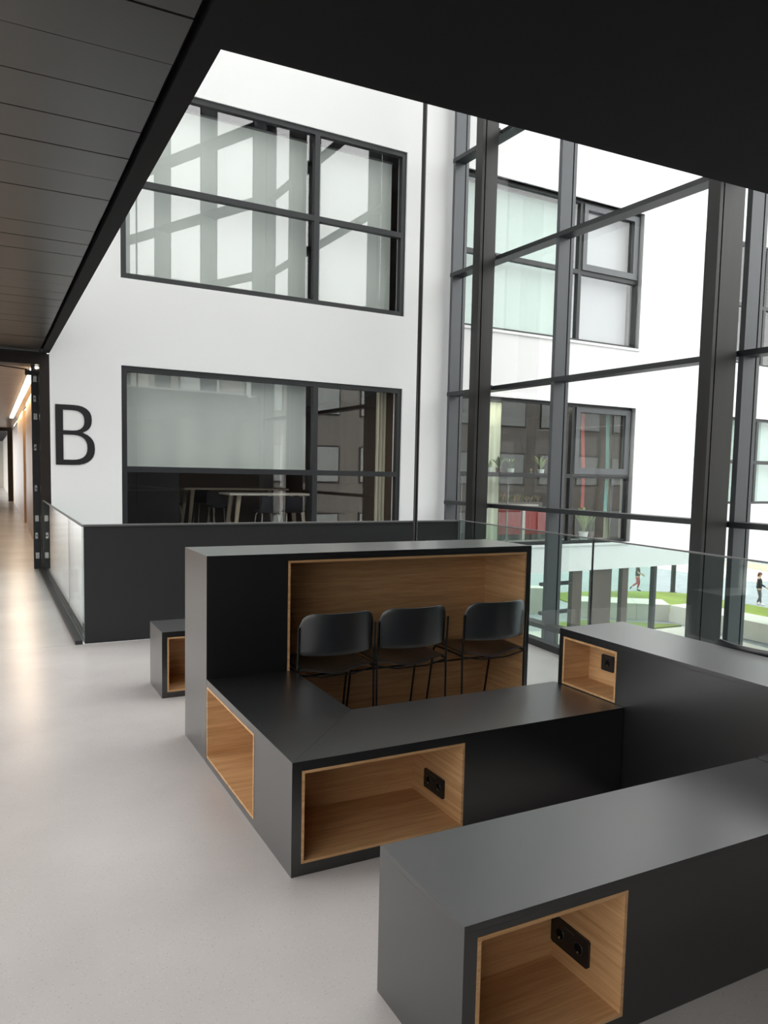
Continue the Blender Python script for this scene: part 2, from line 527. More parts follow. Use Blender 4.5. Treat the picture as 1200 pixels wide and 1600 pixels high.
# ------------------------------------------------------------------ blinds
def blind(label, u0, u1, z0, z1, material, w=0.30, wav=0.012, group=None):
    root = thing('roller_blind', label, 'blind', F((u0 + u1) / 2, w, z0), group)
    ph = random.random() * 6
    def fn(a, b):
        u = u0 + (u1 - u0) * a
        z = z1 + (z0 - z1) * b
        return F(u, w + wav * b * math.sin(u * 5 + ph) + 0.5 * wav * b * math.sin(u * 11.3 + ph), z)
    MB().sheet(fn, 40, 8, 0.003).build('fabric', material, root, smooth=True)
    fbox(u0, u1, w - 0.012, w + 0.012, z0 - 0.03, z0).build('hem_bar', M['rail'], root)
    MB().tube([F(u0 - 0.02, w + 0.03, z1 + 0.02), F(u1 + 0.02, w + 0.03, z1 + 0.02)], 0.032, 10).build('roller', M['rail'], root)
    return root


blind('grey-green roller blind lowered behind the large pane of the lower wall window', 1.09, 4.16, 1.53, 3.05, M['blind'], 0.27, 0.03)
blind('wide grey-green roller blind covering the left part of the upper wall window', 1.05, 4.14, 4.45, 7.12, M['blind'], 0.27, 0.012)
blind('narrower grey-green roller blind covering the right part of the upper wall window', 4.27, 5.80, 4.52, 7.12, M['blind'], 0.27, 0.012)
blind('pale mint roller blind behind the left part of the upper outdoor window', 7.1, 10.24, 4.45, 7.2, M['blind_mint'], 0.35, 0.0)
blind('white roller blind, tinted lilac for the reflected sky, behind the right part of the upper outdoor window', 10.32, 11.95, 4.45, 7.2, M['blind_sky_tint'], 0.35, 0.0)
blind('pale blind in the far right outdoor window beyond the last mullion', 14.1, 18.9, 1.0, 3.05, M['blind_mint'], 0.35, 0.0)

# ------------------------------------------------------------------ black letter B
def letter_b():
    H, SW, Wt, Wb = 0.885, 0.105, 0.505, 0.545
    u0, z0 = 0.065, 1.565
    zm = 0.475
    cu = bpy.data.curves.new('letter_outline', 'CURVE')
    cu.dimensions = '2D'
    cu.fill_mode = 'BOTH'
    cu.extrude = 0.004
    def spl(pts):
        s = cu.splines.new('POLY')
        s.points.add(len(pts) - 1)
        for p, q in zip(s.points, pts):
            p.co = (q[0], q[1], 0, 1)
        s.use_cyclic_u = True
    def bowl(xs, xr, za, zb, n=14, k=2.4):
        out = []
        c, r = (za + zb) / 2, (zb - za) / 2
        for i in range(n + 1):
            t = -math.pi / 2 + math.pi * i / n
            ct, st = math.cos(t), math.sin(t)
            out.append((xs + (xr - xs) * abs(ct) ** (2 / k), c + r * math.copysign(abs(st) ** (2 / k), st)))
        return out
    outer = [(0, 0)] + bowl(0.24, Wb, 0, zm + 0.02)[:-2] + [(Wb - 0.155, zm + 0.006)] + bowl(0.24, Wt, zm - 0.01, H)[2:] + [(0, H)]
    spl(outer)
    tb = 0.078
    spl([(SW, tb)] + bowl(0.23, Wb - SW, tb, zm - tb / 2 + 0.01) + [(SW, zm - tb / 2 + 0.01)])
    spl([(SW, zm + tb / 2 - 0.005)] + bowl(0.23, Wt - SW, zm + tb / 2 - 0.005, H - tb) + [(SW, H - tb)])
    o = bpy.data.objects.new('wall_letter', cu)
    mt = Matrix.Identity(4)
    ex, ez = Vector((math.cos(TH), math.sin(TH), 0)), Vector((0, 0, 1))
    en = ex.cross(ez)
    for i in range(3):
        mt[i][0], mt[i][1], mt[i][2] = ex[i], ez[i], en[i]
    p = F(u0, -0.006, z0)
    for i in range(3): mt[i][3] = p[i]
    dg_o = bpy.data.objects.new('tmp', cu)
    COL.objects.link(dg_o)
    bpy.context.view_layer.update()
    me = bpy.data.meshes.new_from_object(dg_o.evaluated_get(bpy.context.evaluated_depsgraph_get()))
    bpy.data.objects.remove(dg_o)
    bpy.data.objects.remove(o)
    me.name = 'wall_letter'
    me.materials.clear()
    me.materials.append(M['letter'])
    o = bpy.data.objects.new('wall_letter', me)
    COL.objects.link(o)
    o.matrix_world = mt
    tag(o, 'large black capital letter B mounted on the white wall', 'letter')
letter_b()

# ------------------------------------------------------------------ glazed curtain wall at right, perpendicular to the facade
UI, UG = 6.88, 7.11       # inner face and glass
mull_w = [-0.16, -3.02, -6.28, -9.4]
tran_z = [-2.8, -0.85, 1.01, 3.04, 5.23, 7.28, 9.4, 11.5]
CZ_ = 3.18
def curtain_wall(name, label, T, ui, ug, mull, zb=G):
    tz = [z for z in tran_z if z > zb]
    cw = sroot(name, label)
    bx = lambda *q: MB(T).box(*q)
    for w in mull:
        bx(ui, ug - 0.012, w - 0.035, w + 0.035, zb, ZT).build('mullion', M['mullion'], cw)
        bx(ug + 0.012, ug + 0.07, w - 0.035, w + 0.035, zb, ZT).build('cover_cap', M['mullion'], cw)
        bx(ug - 0.012, ug + 0.012, w - 0.018, w + 0.018, zb, ZT).build('gasket', M['black'], cw)
        for z in tz:
            bx(ui - 0.012, ui, w - 0.035, w + 0.035, z - 0.035, z + 0.035).build('transom_end', M['frame'], cw)
    for i in range(len(mull) - 1):
        for z in tz:
            bx(ui - 0.012, ug - 0.012, mull[i + 1] + 0.035, mull[i] - 0.035, z - 0.035, z + 0.035).build('transom', M['frame'], cw)
        zs = [zb] + tz + [ZT]
        for a, b in zip(zs[:-1], zs[1:]):
            MB(T).add([(ug, mull[i] - 0.018, a), (ug, mull[i + 1] + 0.018, a), (ug, mull[i + 1] + 0.018, b), (ug, mull[i] - 0.018, b)], [(0, 1, 2, 3)]).build('pane', M['glass_cw'], cw)
curtain_wall('window_7', 'tall glazed curtain wall of grey mullions and dark transoms', F, UI, UG, mull_w)
# the glazing turns inward beyond the right edge of the view and is met in the upper window's reflections
TS = math.radians(-20)
def FS(u, w, z):
    p = F(UI, mull_w[-1], 0)
    return (p[0] + u * math.cos(TS) - w * math.sin(TS), p[1] + u * math.sin(TS) + w * math.cos(TS), z)
curtain_wall('window_8', 'second length of curtain wall turning inward beside the seating', FS, -0.32, 0.23, [-0.2, -2.6, -5.0, -7.4, -9.8, -12.2], CZ_ + 0.55)
struct('wall_right', MB(FS).box(0.0, 0.2, -12.2, -0.2, G, CZ_ + 0.55), M['board'], 'dark solid wall right of the seating, outside the view')

# ------------------------------------------------------------------ black steel columns
def column(label, x0, x1, xs, y0, y1, zt):
    root = thing('steel_column', label, 'column', (xs, y0, G))
    MB().box(x0, x0 + 0.05, y0, y1, G, zt).build('front_flange', M['steel'], root)
    MB().box(x0 + 0.05, x0 + 0.075, y0 + 0.03, y1 - 0.03, G, zt).build('web', M['gap'], root)
    MB().box(x0 + 0.075, x1, y0 + 0.004, y1 - 0.01, G, zt).build('side_plate', M['steel'], root)
    for z in tran_z[2:]:
        b = MB().box(x1, x1 + 0.012, y0 + 0.03, y1 - 0.03, z - 0.07, z + 0.09).build('bracket', M['steel'], root)
        MB().box(x1 + 0.012, x1 + 0.30, y0 + 0.085, y0 + 0.105, z - 0.03, z + 0.03).build('bracket_arm', M['frame'], b)
        for dz in (-0.03, 0.03):
            MB().tube([(x1 + 0.06, y0 + 0.06, z + dz), (x1 + 0.06, y0 + 0.13, z + dz)], 0.012, 6).build('bolt', M['steel'], b)
column('black steel column left of the glazing, nearest the white wall', 7.33, 7.64, 7.45, 10.80, 11.0, ZT)
column('broad black steel column at right of the glazing, behind the tall table block', 7.38, 7.80, 7.5, 6.12, 6.29, ZT)

# thin rod in front of the white wall
rod = thing('steel_rod', 'thin black vertical steel rod hanging in front of the white wall', 'rod', (3.57, 6.2, 0))
MB().tube([(3.57, 6.2, 0.012), (3.57, 6.2, ZT)], 0.021, 10).build('shaft', M['steel'], rod, smooth=True)
MB().lathe((3.57, 6.2, 0.0), [(0.06, 0), (0.06, 0.012)]).build('base_plate', M['steel'], rod)

# ------------------------------------------------------------------ ceilings
CZ = 3.18
so = MB().prism([(0.735, -4), (5.1, -4), (7.6, 2.9), (3.98, 2.98), (0.84, 3.065), (0.84, 12.25), (0.735, 12.25)], CZ, CZ + 0.55)
struct('ceiling', so, M['soffit'], 'flat matt black soffit overhead with a narrow edge strip along the corridor')
struct('trim_1', MB().box(0.70, 0.735, -4, 12.25, CZ + 0.06, CZ + 0.5), M['gap'], 'black shadow gap beside the soffit')
cl = sroot('ceiling_corridor', 'dark metal plank ceiling over the walkway')
y = 4.0 - 0.36 * 22
while y < 12.1:
    y1 = min(y + 0.36, 12.2)
    MB().box(-2.6, 0.70, y + 0.004, y1 - 0.004, CZ + 0.004 * random.random(), CZ + 0.03).build('ceiling_panel', M['panel_black'], cl)
    y += 0.36
MB().box(-2.6, 0.70, -4, 12.2, CZ + 0.03, CZ + 0.5).build('backing', M['gap'], cl)
struct('wall_upper_left', MB().box(0.6, 0.80, -8.4, 12.25, CZ + 0.55, ZT), M['plaster_plain'], 'white upper wall above the walkway')
struct('floor_upper', MB().prism([(0.8, -8.4), (3.6, -8.4), (7.5, 2.9), (3.98, 2.98), (0.84, 3.065)], CZ + 0.551, CZ + 0.6), M['plaster_plain'], 'pale floor of the storey above the soffit')
struct('wall_upper_behind', MB().box(0.6, 4.2, -8.6, -8.4, CZ, ZT), M['plaster_plain'], 'white upper wall far behind')
rf = sroot('ceiling_added_skylight', 'unseen glazed roof added high above the well for daylight')  # skylight added out of view to bring daylight onto the white wall
MB().prism([(0.6, -8.6), (3.6, -8.6), (8.2, 2.9), (8.2, 5.2), (0.6, 5.2)], ZT, ZT + 0.3).build('roof_slab', M['plaster_plain'], rf)
for x0, x1, y0, y1 in ((0.6, 8.2, 11.8, 12.9), (0.6, 1.4, 5.2, 11.8), (7.4, 8.2, 5.2, 11.8)):
    MB().box(x0, x1, y0, y1, ZT, ZT + 0.3).build('roof_slab', M['plaster_plain'], rf)
for i in range(5):
    x = 1.4 + 6.0 * i / 4
    MB().box(x - 0.04, x + 0.04, 5.2, 11.8, ZT + 0.05, ZT + 0.25).build('roof_bar', M['frame'], rf)
    if i < 4:
        MB().add([(x + 0.04, 5.2, ZT + 0.2), (x + 1.46, 5.2, ZT + 0.2), (x + 1.46, 11.8, ZT + 0.2), (x + 0.04, 11.8, ZT + 0.2)], [(0, 1, 2, 3)]).build('roof_pane', M['glass_roof'], rf)
for k in range(-1, 4):  # unseen lamps added to brighten the floor, bench sides and niches
    t = thing('added_walkway_lamp', 'long unseen fill lamp added over the left side of the walkway', 'lamp', (-1.3, 0.6 + 3 * k, CZ), 'added walkway fill lamps')
    MB().box(-1.42, -1.18, -0.6 + 3 * k, 1.8 + 3 * k, CZ - 0.04, CZ - 0.002).build('housing', M['frame'], t)
    MB().box(-1.40, -1.20, -0.58 + 3 * k, 1.78 + 3 * k, CZ - 0.046, CZ - 0.04).build('diffuser', M['added_lamp_white'], t)
# ------------------------------------------------------------------ walls behind and left of the camera
struct('wall_behind', MB().box(-2.8, 5.25, -4.2, -4.0, G, CZ + 0.5), M['board'], 'dark wall behind')
lw = sroot('wall_left', 'glazed left side of the walkway')
MB().box(-2.75, -2.6, -4, 12.2, 0, 0.25).build('sill', M['plaster_plain'], lw)
MB().box(-2.75, -2.6, -4, 12.2, 2.9, CZ).build('head', M['frame'], lw)
for i in range(8):
    yy = -4 + 16.2 * i / 7
    MB().box(-2.75, -2.6, yy - 0.04, yy + 0.04, 0.25, 2.9).build('mullion', M['frame'], lw)
    if i < 7:
        MB().add([(-2.68, yy + 0.04, 0.25), (-2.68, yy + 2.27, 0.25), (-2.68, yy + 2.27, 2.9), (-2.68, yy + 0.04, 2.9)], [(0, 1, 2, 3)]).build('pane', M['glass_left'], lw)

# ------------------------------------------------------------------ balustrades
bp_ = thing('balustrade_panel', 'long anthracite solid balustrade panel behind the tall counter', 'balustrade', (2.6, 7.04, 0))
MB().box(0.735, 4.585, 7.012, 7.06, 0.0, 1.03).build('panel', M['board'], bp_)
MB().box(0.735, 4.585, 7.0, 7.07, 1.03, 1.045).build('top_cap', M['rail'], bp_)
gb = thing('glass_balustrade', 'clear glass balustrade along the walkway edge at left', 'balustrade', (0.72, 9.6, 0))
MB().box(0.655, 0.715, 7.0, 12.2, 0.0, 0.035).build('base_shoe', M['frame'], gb)
MB().box(0.735, 0.775, 7.07, 12.2, 0.0, 0.09).build('base_shoe', M['frame'], gb)
for a, b in ((7.005, 8.195), (8.205, 12.185)):
    MB().box(0.716, 0.732, a, b, 0.02, 1.03).build('glass_pane', M['glass_rail'], gb)
    MB().box(0.715, 0.733, b + 0.001, b + 0.009, 0.04, 1.03).build('pane_edge', M['rail'], gb)
MB().box(0.713, 0.735, 7.0, 12.2, 1.03, 1.042).build('top_rail', M['rail'], gb)
gr = thing('glass_balustrade', 'clear glass balustrade in front of the tall glazing at right', 'balustrade', (4.4, 4, 0))
def gx(y): return 4.60 - (7.03 - y) * 0.0838
def rbox(y0, y1, d0, d1, z0, z1):
    return MB().add([(gx(yy) + d, yy, z) for z in (z0, z1) for yy in (y0, y1) for d in (d0, d1)],
                    [(0, 2, 3, 1), (4, 5, 7, 6), (0, 1, 5, 4), (2, 6, 7, 3), (0, 4, 6, 2), (1, 3, 7, 5)])
rbox(-3.9, 7.0, -0.055, 0.035, -0.05, 0.06).build('base_shoe', M['frame'], gr)
ed = [7.01, 4.72, 2.45, 0.15, -2.1, -3.9]
for a, b in zip(ed[:-1], ed[1:]):
    rbox(b + 0.006, a - 0.006, -0.008, 0.008, 0.03, 1.04).build('glass_pane', M['glass_rail'], gr)
    rbox(a - 0.006, a + 0.0, -0.009, 0.009, 0.03, 1.04).build('pane_edge', M['rail'], gr)
rbox(-3.9, 7.01, -0.012, 0.012, 1.04, 1.05).build('top_rail', M['rail'], gr)


# ------------------------------------------------------------------ black furniture with oak niches
def hole_panel(ax, p0, p1, a0, a1, z0, z1, holes):
    """upright panel normal to axis ax, spanning p0..p1 in thickness and a0..a1 along, with rectangular holes"""
    mb = MB()
    def put(b0, b1, c0, c1):
        if b1 - b0 < 1e-4 or c1 - c0 < 1e-4: return
        if ax == 'x': mb.box(p0, p1, b0, b1, c0, c1)
        else: mb.box(b0, b1, p0, p1, c0, c1)
    if not holes:
        put(a0, a1, z0, z1)
    else:
        h0, h1, c0, c1 = holes[0]
        put(a0, h0, z0, z1)
        put(h1, a1, z0, z1)
        put(h0, h1, z0, c0)
        put(h0, h1, c1, z1)
    return mb


def niche(root, face, p, d, a0, a1, z0, z1, t=0.011):
    """oak box let into a face: face 'y' opens toward -y at y=p, 'x' opens toward -x at x=p"""
    fr = -0.0015
    if face == 'y':
        W, V = M['oak_x'], M['oak_y']
        FL = M['oak_fx']
        b = lambda i0, i1, j0, j1, k0, k1: MB().box(i0, i1, j0, j1, k0, k1)
        b(a0, a1, p + fr, p + d, z0, z0 + t).build('niche_floor', FL, root)
        b(a0, a1, p + fr, p + d, z1 - t, z1).build('niche_ceiling', FL, root)
        b(a0, a0 + t, p + fr, p + d, z0 + t, z1 - t).build('niche_side', V, root)
        b(a1 - t, a1, p + fr, p + d, z0 + t, z1 - t).build('niche_side', V, root)
        b(a0 + t, a1 - t, p + d - t, p + d, z0 + t, z1 - t).build('niche_back', W, root)
    else:
        W, V = M['oak_y'], M['oak_x']
        b = lambda i0, i1, j0, j1, k0, k1: MB().box(i0, i1, j0, j1, k0, k1)
        b(p + fr, p + d, a0, a1, z0, z0 + t).build('niche_floor', M['oak_fx'], root)
        b(p + fr, p + d, a0, a1, z1 - t, z1).build('niche_ceiling', M['oak_fx'], root)
        b(p + fr, p + d, a0, a0 + t, z0 + t, z1 - t).build('niche_side', V, root)
        b(p + fr, p + d, a1 - t, a1, z0 + t, z1 - t).build('niche_side', V, root)
        b(p + d - t, p + d, a0 + t, a1 - t, z0 + t, z1 - t).build('niche_back', W, root)


def sockets(root, x, y0, y1, z0, z1, n):
    """black socket plate on a wall facing -x"""
    mb = MB()
    r = 0.006
    mb.add([(xx, yy, zz) for xx in (x - 0.009, x) for yy, zz in ((y0 + r, z0), (y1 - r, z0), (y1, z0 + r), (y1, z1 - r), (y1 - r, z1), (y0 + r, z1), (y0, z1 - r), (y0, z0 + r))],
           [tuple(range(7, -1, -1)), tuple(range(8, 16))] + [(i, (i + 1) % 8, 8 + (i + 1) % 8, 8 + i) for i in range(8)])
    pl = mb.build('power_socket', M['black'], root)
    pl['label'] = 'black power socket plate'
    zc = (z0 + z1) / 2
    rr = min(0.020, (z1 - z0) * 0.27)
    for i in range(n):
        yc = y0 + (y1 - y0) * (i + 0.5) / n
        ring = MB()
        k = 18
        vs = []
        for xx, q in ((x - 0.0095, rr), (x - 0.011, rr * 0.94), (x - 0.011, rr * 0.80), (x - 0.0093, rr * 0.78)):
            vs += [(xx, yc + q * math.cos(2 * math.pi * j / k), zc + q * math.sin(2 * math.pi * j / k)) for j in range(k)]
        fs = [(a * k + j, a * k + (j + 1) % k, (a + 1) * k + (j + 1) % k, (a + 1) * k + j) for a in range(3) for j in range(k)]
        ring.add(vs, fs).build('socket_ring', M['black'], pl)
        well = MB().add([(x - 0.0092, yc + rr * 0.78 * math.cos(2 * math.pi * j / k), zc + rr * 0.78 * math.sin(2 * math.pi * j / k)) for j in range(k)], [tuple(range(k))])
        well.build('socket_well', M['gap'], pl)
        for s in (-1,):
            MB().box(x - 0.0115, x - 0.0093, yc - 0.003, yc + 0.003, zc - rr * 0.72, zc - rr * 0.42).build('earth_clip', M['chrome'], pl)
    c = (y0 + y1) / 2
    # tiny raised print line at the top of the plate
    for j in range(6):
        MB().box(x - 0.0095, x - 0.009, c - 0.022 + j * 0.0075, c - 0.018 + j * 0.0075, z1 - 0.013, z1 - 0.0105).build('print_mark', M['rail'], pl)


LAM = M['laminate']
TP = 0.02
def panels(root, x0, x1, y0, y1, z0, z1, left=None, front=None, right=True):
    """mitred carcass: top, front, back and two sides"""
    MB().box(x0, x1, y0, y1, z1 - TP, z1).build('top_panel', LAM, root, bevel=0.0006)
    hole_panel('y', y0, y0 + TP, x0 + TP, x1 - TP, z0, z1 - TP, front or []).build('front_panel', LAM, root)
    MB().box(x0 + TP, x1 - TP, y1 - TP, y1, z0, z1 - TP).build('back_panel', LAM, root)
    hole_panel('x', x0, x0 + TP, y0, y1, z0, z1 - TP, left or []).build('side_panel', LAM, root)
    MB().box(x1 - TP, x1, y0, y1, z0, z1 - TP).build('side_panel', LAM, root)


# tall counter with chairs in its niche
ct = thing('tall_counter', 'tall charcoal counter block with a wide oak niche holding three black chairs', 'counter', (2.05, 4.13, 0))
panels(ct, 1.0, 3.108, 3.885, 4.37, 0, 1.10, front=[(1.447, 3.068, 0.0, 1.06)])
niche(ct, 'y', 3.885, 0.445, 1.447, 3.068, 0.003, 1.06, 0.013)

# L-shaped corner bench
HB = 0.452
cb = thing('corner_bench', 'low L-shaped charcoal corner bench with two oak niches, joined to the tall counter', 'bench', (1.8, 2.9, 0))
x0, x1, xi, y0, yi, y1 = 1.0, 2.684, 1.478, 2.62, 3.12, 3.881
MB().prism([(x0, y0), (xi - 0.0006, yi + 0.0006), (xi, y1), (x0, y1)], HB - TP, HB).build('top_panel', LAM, cb)
MB().prism([(x0 + 0.001, y0), (x1, y0), (x1, yi), (xi + 0.0006, yi)], HB - TP, HB).build('top_panel', LAM, cb)
hole_panel('x', x0, x0 + TP, y0, y1, 0, HB - TP, [(3.08, 3.874, 0.036, 0.416)]).build('side_panel', LAM, cb)
hole_panel('y', y0, y0 + TP, x0 + TP, x1, 0, HB - TP, [(1.04, 1.778, 0.048, 0.414)]).build('front_panel', LAM, cb)
MB().box(xi - TP, xi, yi, y1, 0, HB - TP).build('inner_panel', LAM, cb)
MB().box(xi, x1, yi - TP, yi, 0, HB - TP).build('inner_panel', LAM, cb)
MB().box(x0 + TP, xi - TP, y1 - 0.004, y1, 0, HB - TP).build('end_panel', LAM, cb)
MB().box(x1 - TP, x1, y0 + TP, yi - TP, 0, HB - TP).build('end_panel', LAM, cb)
niche(cb, 'x', x0, 0.43, 3.08, 3.874, 0.036, 0.416)
niche(cb, 'y', y0, 0.425, 1.04, 1.778, 0.048, 0.414)
sockets(cb, 1.767, 2.75, 2.918, 0.115, 0.202, 2)

# table-height block running toward the camera
tb = thing('table_block', 'table-height charcoal block at right with a small oak niche and one socket', 'table', (2.91, 2.3, 0))
panels(tb, 2.688, 3.135, 1.466, 3.1, 0, 0.748, left=[(2.683, 3.067, 0.456, 0.708)])
niche(tb, 'x', 2.688, 0.185, 2.683, 3.067, 0.456, 0.708)
sockets(tb, 2.862, 2.868, 2.957, 0.54, 0.624, 1)

# near bench
nb = thing('near_bench', 'long low charcoal bench nearest the camera with one oak niche', 'bench', (1.85, 1.69, 0))
panels(nb, 1.01, 2.684, 1.466, 1.915, 0, HB, front=[(1.05, 1.551, 0.046, 0.414)])
niche(nb, 'y', 1.466, 0.30, 1.05, 1.551, 0.046, 0.414)
sockets(nb, 1.540, 1.588, 1.752, 0.11, 0.196, 2)

# far bench behind the counter
fb = thing('far_bench', 'low charcoal bench behind the tall counter, mostly hidden, with an oak niche', 'bench', (1.9, 5.33, 0))
panels(fb, 1.02, 2.7, 5.13, 5.55, 0, HB, front=[(1.055, 1.80, 0.04, 0.414)])
niche(fb, 'y', 5.13, 0.39, 1.055, 1.80, 0.04, 0.414)


# ------------------------------------------------------------------ stacking chairs
def make_chair(label, group=None):
    """origin on the floor between the rear legs, facing +y"""
    root = thing('stacking_chair', label, 'chair', (0, 0, 0), group)
    hw = 0.228
    def back(a, b):
        x = (2 * a - 1) * hw
        ex = abs(x) / hw
        top, bot, r = 0.768, 0.528, 0.075
        q = max(0.0, abs(x) - (hw - r)) / r
        zt = top - r * (1 - math.sqrt(max(0, 1 - q * q)))
        r2 = 0.02
        q2 = max(0.0, abs(x) - (hw - r2)) / r2
        zb = bot + r2 * (1 - math.sqrt(max(0, 1 - q2 * q2)))
        z = zb + (zt - zb) * b
        return (x, -0.075 * (1 - ex ** 2) + 0.012 - 0.09 * (z - 0.6), z)
    MB().sheet(back, 28, 8, 0.010).build('backrest', M['chair'], root, smooth=True, bevel=0.0035)
    def seat(a, b):
        x = (2 * a - 1) * 0.226
        y = 0.0 + 0.44 * b
        s = abs(x) / 0.226
        dip = -0.036 * (0.5 + 0.5 * math.cos(math.pi * min(1, s * 1.05))) * (1 - 0.75 * b)
        roll_ = -0.05 * max(0, (b - 0.8) / 0.2) ** 2
        w = 1 - 0.04 * max(0, (b - 0.85) / 0.15) ** 2
        return (x * w, y, 0.446 + dip + roll_ + 0.01 * b)
    MB().sheet(seat, 22, 12, 0.009).build('seat', M['chair'], root, smooth=True, bevel=0.003)
    for s in (-1, 1):
        x = s * 0.236
        MB().tube([(x, -0.012, 0.006), (x, -0.004, 0.25), (x, 0.0, 0.43), (x, -0.004, 0.52), (x, -0.012, 0.69)], 0.0065, 8).build('rear_upright', M['rod'], root, smooth=True)
        MB().tube([(x * 0.99, 0.425, 0.006), (x * 0.985, 0.375, 0.26), (x * 0.98, 0.345, 0.405), (x * 0.985, 0.32, 0.428), (x, 0.20, 0.434), (x, 0.0, 0.43)], 0.0065, 8).build('front_leg', M['rod'], root, smooth=True)
    MB().tube([(-0.233, 0.368, 0.305), (0.233, 0.368, 0.305)], 0.0055, 8).build('front_stretcher', M['rod'], root, smooth=True)
    MB().tube([(-0.236, 0.0, 0.425), (-0.1, 0.0, 0.398), (0.1, 0.0, 0.398), (0.236, 0.0, 0.425)], 0.005, 8).build('seat_rail', M['rod'], root, smooth=True)
    return root


chair_labels = ['black stacking chair at the left end of the counter niche', 'black stacking chair in the middle of the counter niche, touching its left neighbour', 'black stacking chair at the right end of the counter niche']
c0 = make_chair(chair_labels[0], 'chairs in the counter niche')
for i, (x, y) in enumerate(((1.738, 3.872), (2.229, 3.868), (2.815, 3.858))):
    c = c0 if i == 0 else copy_tree(c0)
    c.location = (x, y, 0)
    c['label'] = chair_labels[i]
c = copy_tree(c0)
c.location = (3.235, 2.345, 0)
c.rotation_euler.z = -math.pi / 2
c['label'] = 'black chair behind the table block at right, only its back edge showing'
del c['group']

# ------------------------------------------------------------------ corridor beyond the walkway
struct('wall_portal', MB().box(0.70, 0.838, 12.2, 12.6, 0, 3.16), M['portal'], 'dark brown steel pilaster between the corridor and the white wall')
struct('trim_2', MB().box(-2.6, 0.70, 12.2, 12.55, 3.0, 3.16), M['portal'], 'dark lintel over the corridor opening')
fd = thing('fire_door_edge', 'black edge of an open fire door with silver lock plates at the corridor mouth', 'door', (0.65, 12.5, 0))
MB().box(0.605, 0.70, 12.45, 12.55, 0.0, 3.0).build('leaf_edge', M['dark_cab'], fd)
for k, z in enumerate((2.816, 2.527, 2.266, 1.814, 1.208, 0.759, 0.5, 0.201)):
    wide = k in (0, 2, 5, 7)
    pz = MB().box(0.628, 0.628 + (0.05 if wide else 0.034), 12.438, 12.45, z - 0.045, z + 0.045).build('lock_plate', M['chrome'], fd)
    if not wide:
        MB().box(0.638, 0.652, 12.434, 12.438, z - 0.012, z + 0.012).build('latch_hole', M['black'], pz)
cs = thing('door_closer', 'small black door closer arm under the lintel at the corridor mouth', 'door closer', (0.5, 12.4, 2.95))
MB().box(0.52, 0.66, 12.36, 12.44, 2.86, 2.93).build('closer_body', M['black'], cs)
MB().tube([(0.55, 12.4, 2.94), (0.0, 12.38, 2.985)], 0.01, 6).build('closer_arm', M['rod'], cs)
lp = thing('spot_lamp', 'small bright white lamp under the dark lintel', 'lamp', (0.67, 12.40, 2.97))
MB().lathe((0.675, 12.41, 2.95), [(0.010, 0.01), (0.022, 0.02), (0.022, 0.04)]).build('lamp_face', M['lamp'], lp)
MB().lathe((0.675, 12.41, 2.99), [(0.037, 0), (0.037, 0.02)]).build('lamp_body', M['black'], lp)
cc = sroot('ceiling_far', 'bronze metal plank ceiling of the far corridor')
y = 12.55
while y < 36:
    MB().box(-2.6, 0.95, y + 0.004, y + 0.446, 3.1, 3.13).build('ceiling_panel', M['corr_ceil'], cc)
    y += 0.45
struct('ceiling', MB().box(-2.6, 1.0, 12.55, 60, 3.131, 3.3), M['soffit'], 'backing above the corridor ceiling')
rw = sroot('wall_corridor', 'warm plywood panelled corridor wall at right')
xw = lambda yy: 0.79 + (yy - 12.6) * 0.0085
for ya, yb, kind in ((12.6, 16.4, 0), (16.4, 20.2, 0), (20.2, 22.6, 1), (22.6, 27.0, 0), (27.0, 31.5, 0), (31.5, 36.0, 0)):
    o = 0.05 * kind
    MB().prism([(xw(ya) + o, ya + 0.006), (1.2, ya + 0.006), (1.2, yb - 0.006), (xw(yb) + o, yb - 0.006)], 0.0, 3.0 - 0.1 * kind).build('wood_panel', M['wood_door'] if kind else M['wood_wall'], rw)
struct('wall_corridor_left', MB().box(-2.8, -2.6, 12.2, 36, 0, 3.1), M['wood_wall'], 'warm plywood wall at the left of the far corridor')
ls = thing('light_strip', 'long bright warm light strip along the corridor ceiling edge', 'lamp', (0.73, 20, 3.08))
MB().prism([(0.655, 13.2), (0.745, 13.2), (0.80, 27.8), (0.70, 27.8)], 3.068, 3.090).build('diffuser', M['led'], ls)
MB().prism([(0.64, 13.2), (0.76, 13.2), (0.815, 27.8), (0.685, 27.8)], 3.088, 3.099).build('housing', M['chrome'], ls)
struct('trim_3', MB().box(0.79, 1.2, 36, 36.3, 0, 3.1).box(-2.6, 0.79, 36, 36.3, 2.95, 3.1), M['portal'], 'second dark portal far down the corridor')
struct('wall_end', MB().box(-2.8, 1.2, 58, 58.2, 0, 3.2), M['concrete_beige'], 'beige end of the corridor')
struct('wall_corridor_far', MB().box(1.0, 1.2, 36.3, 58, 0, 3.2), M['concrete_beige'], 'pale wall beyond the second portal')
for k, (yy, ww) in enumerate(((33.0, 0.6), (46, 0.6))):  # added beyond the view to give the corridor more warm light
    t = thing('added_corridor_lamp', ['unseen warm fill lamp added far down the corridor', 'unseen warm fill lamp added beyond the second portal'][k], 'lamp', (-0.6, yy, 3.05))
    MB().box(-0.9, -0.3, yy - ww, yy + ww, 3.06, 3.09).build('diffuser', M['lamp'], t)
    MB().box(-0.93, -0.27, yy - ww - 0.03, yy + ww + 0.03, 3.088, 3.1).build('housing', M['chrome'], t)

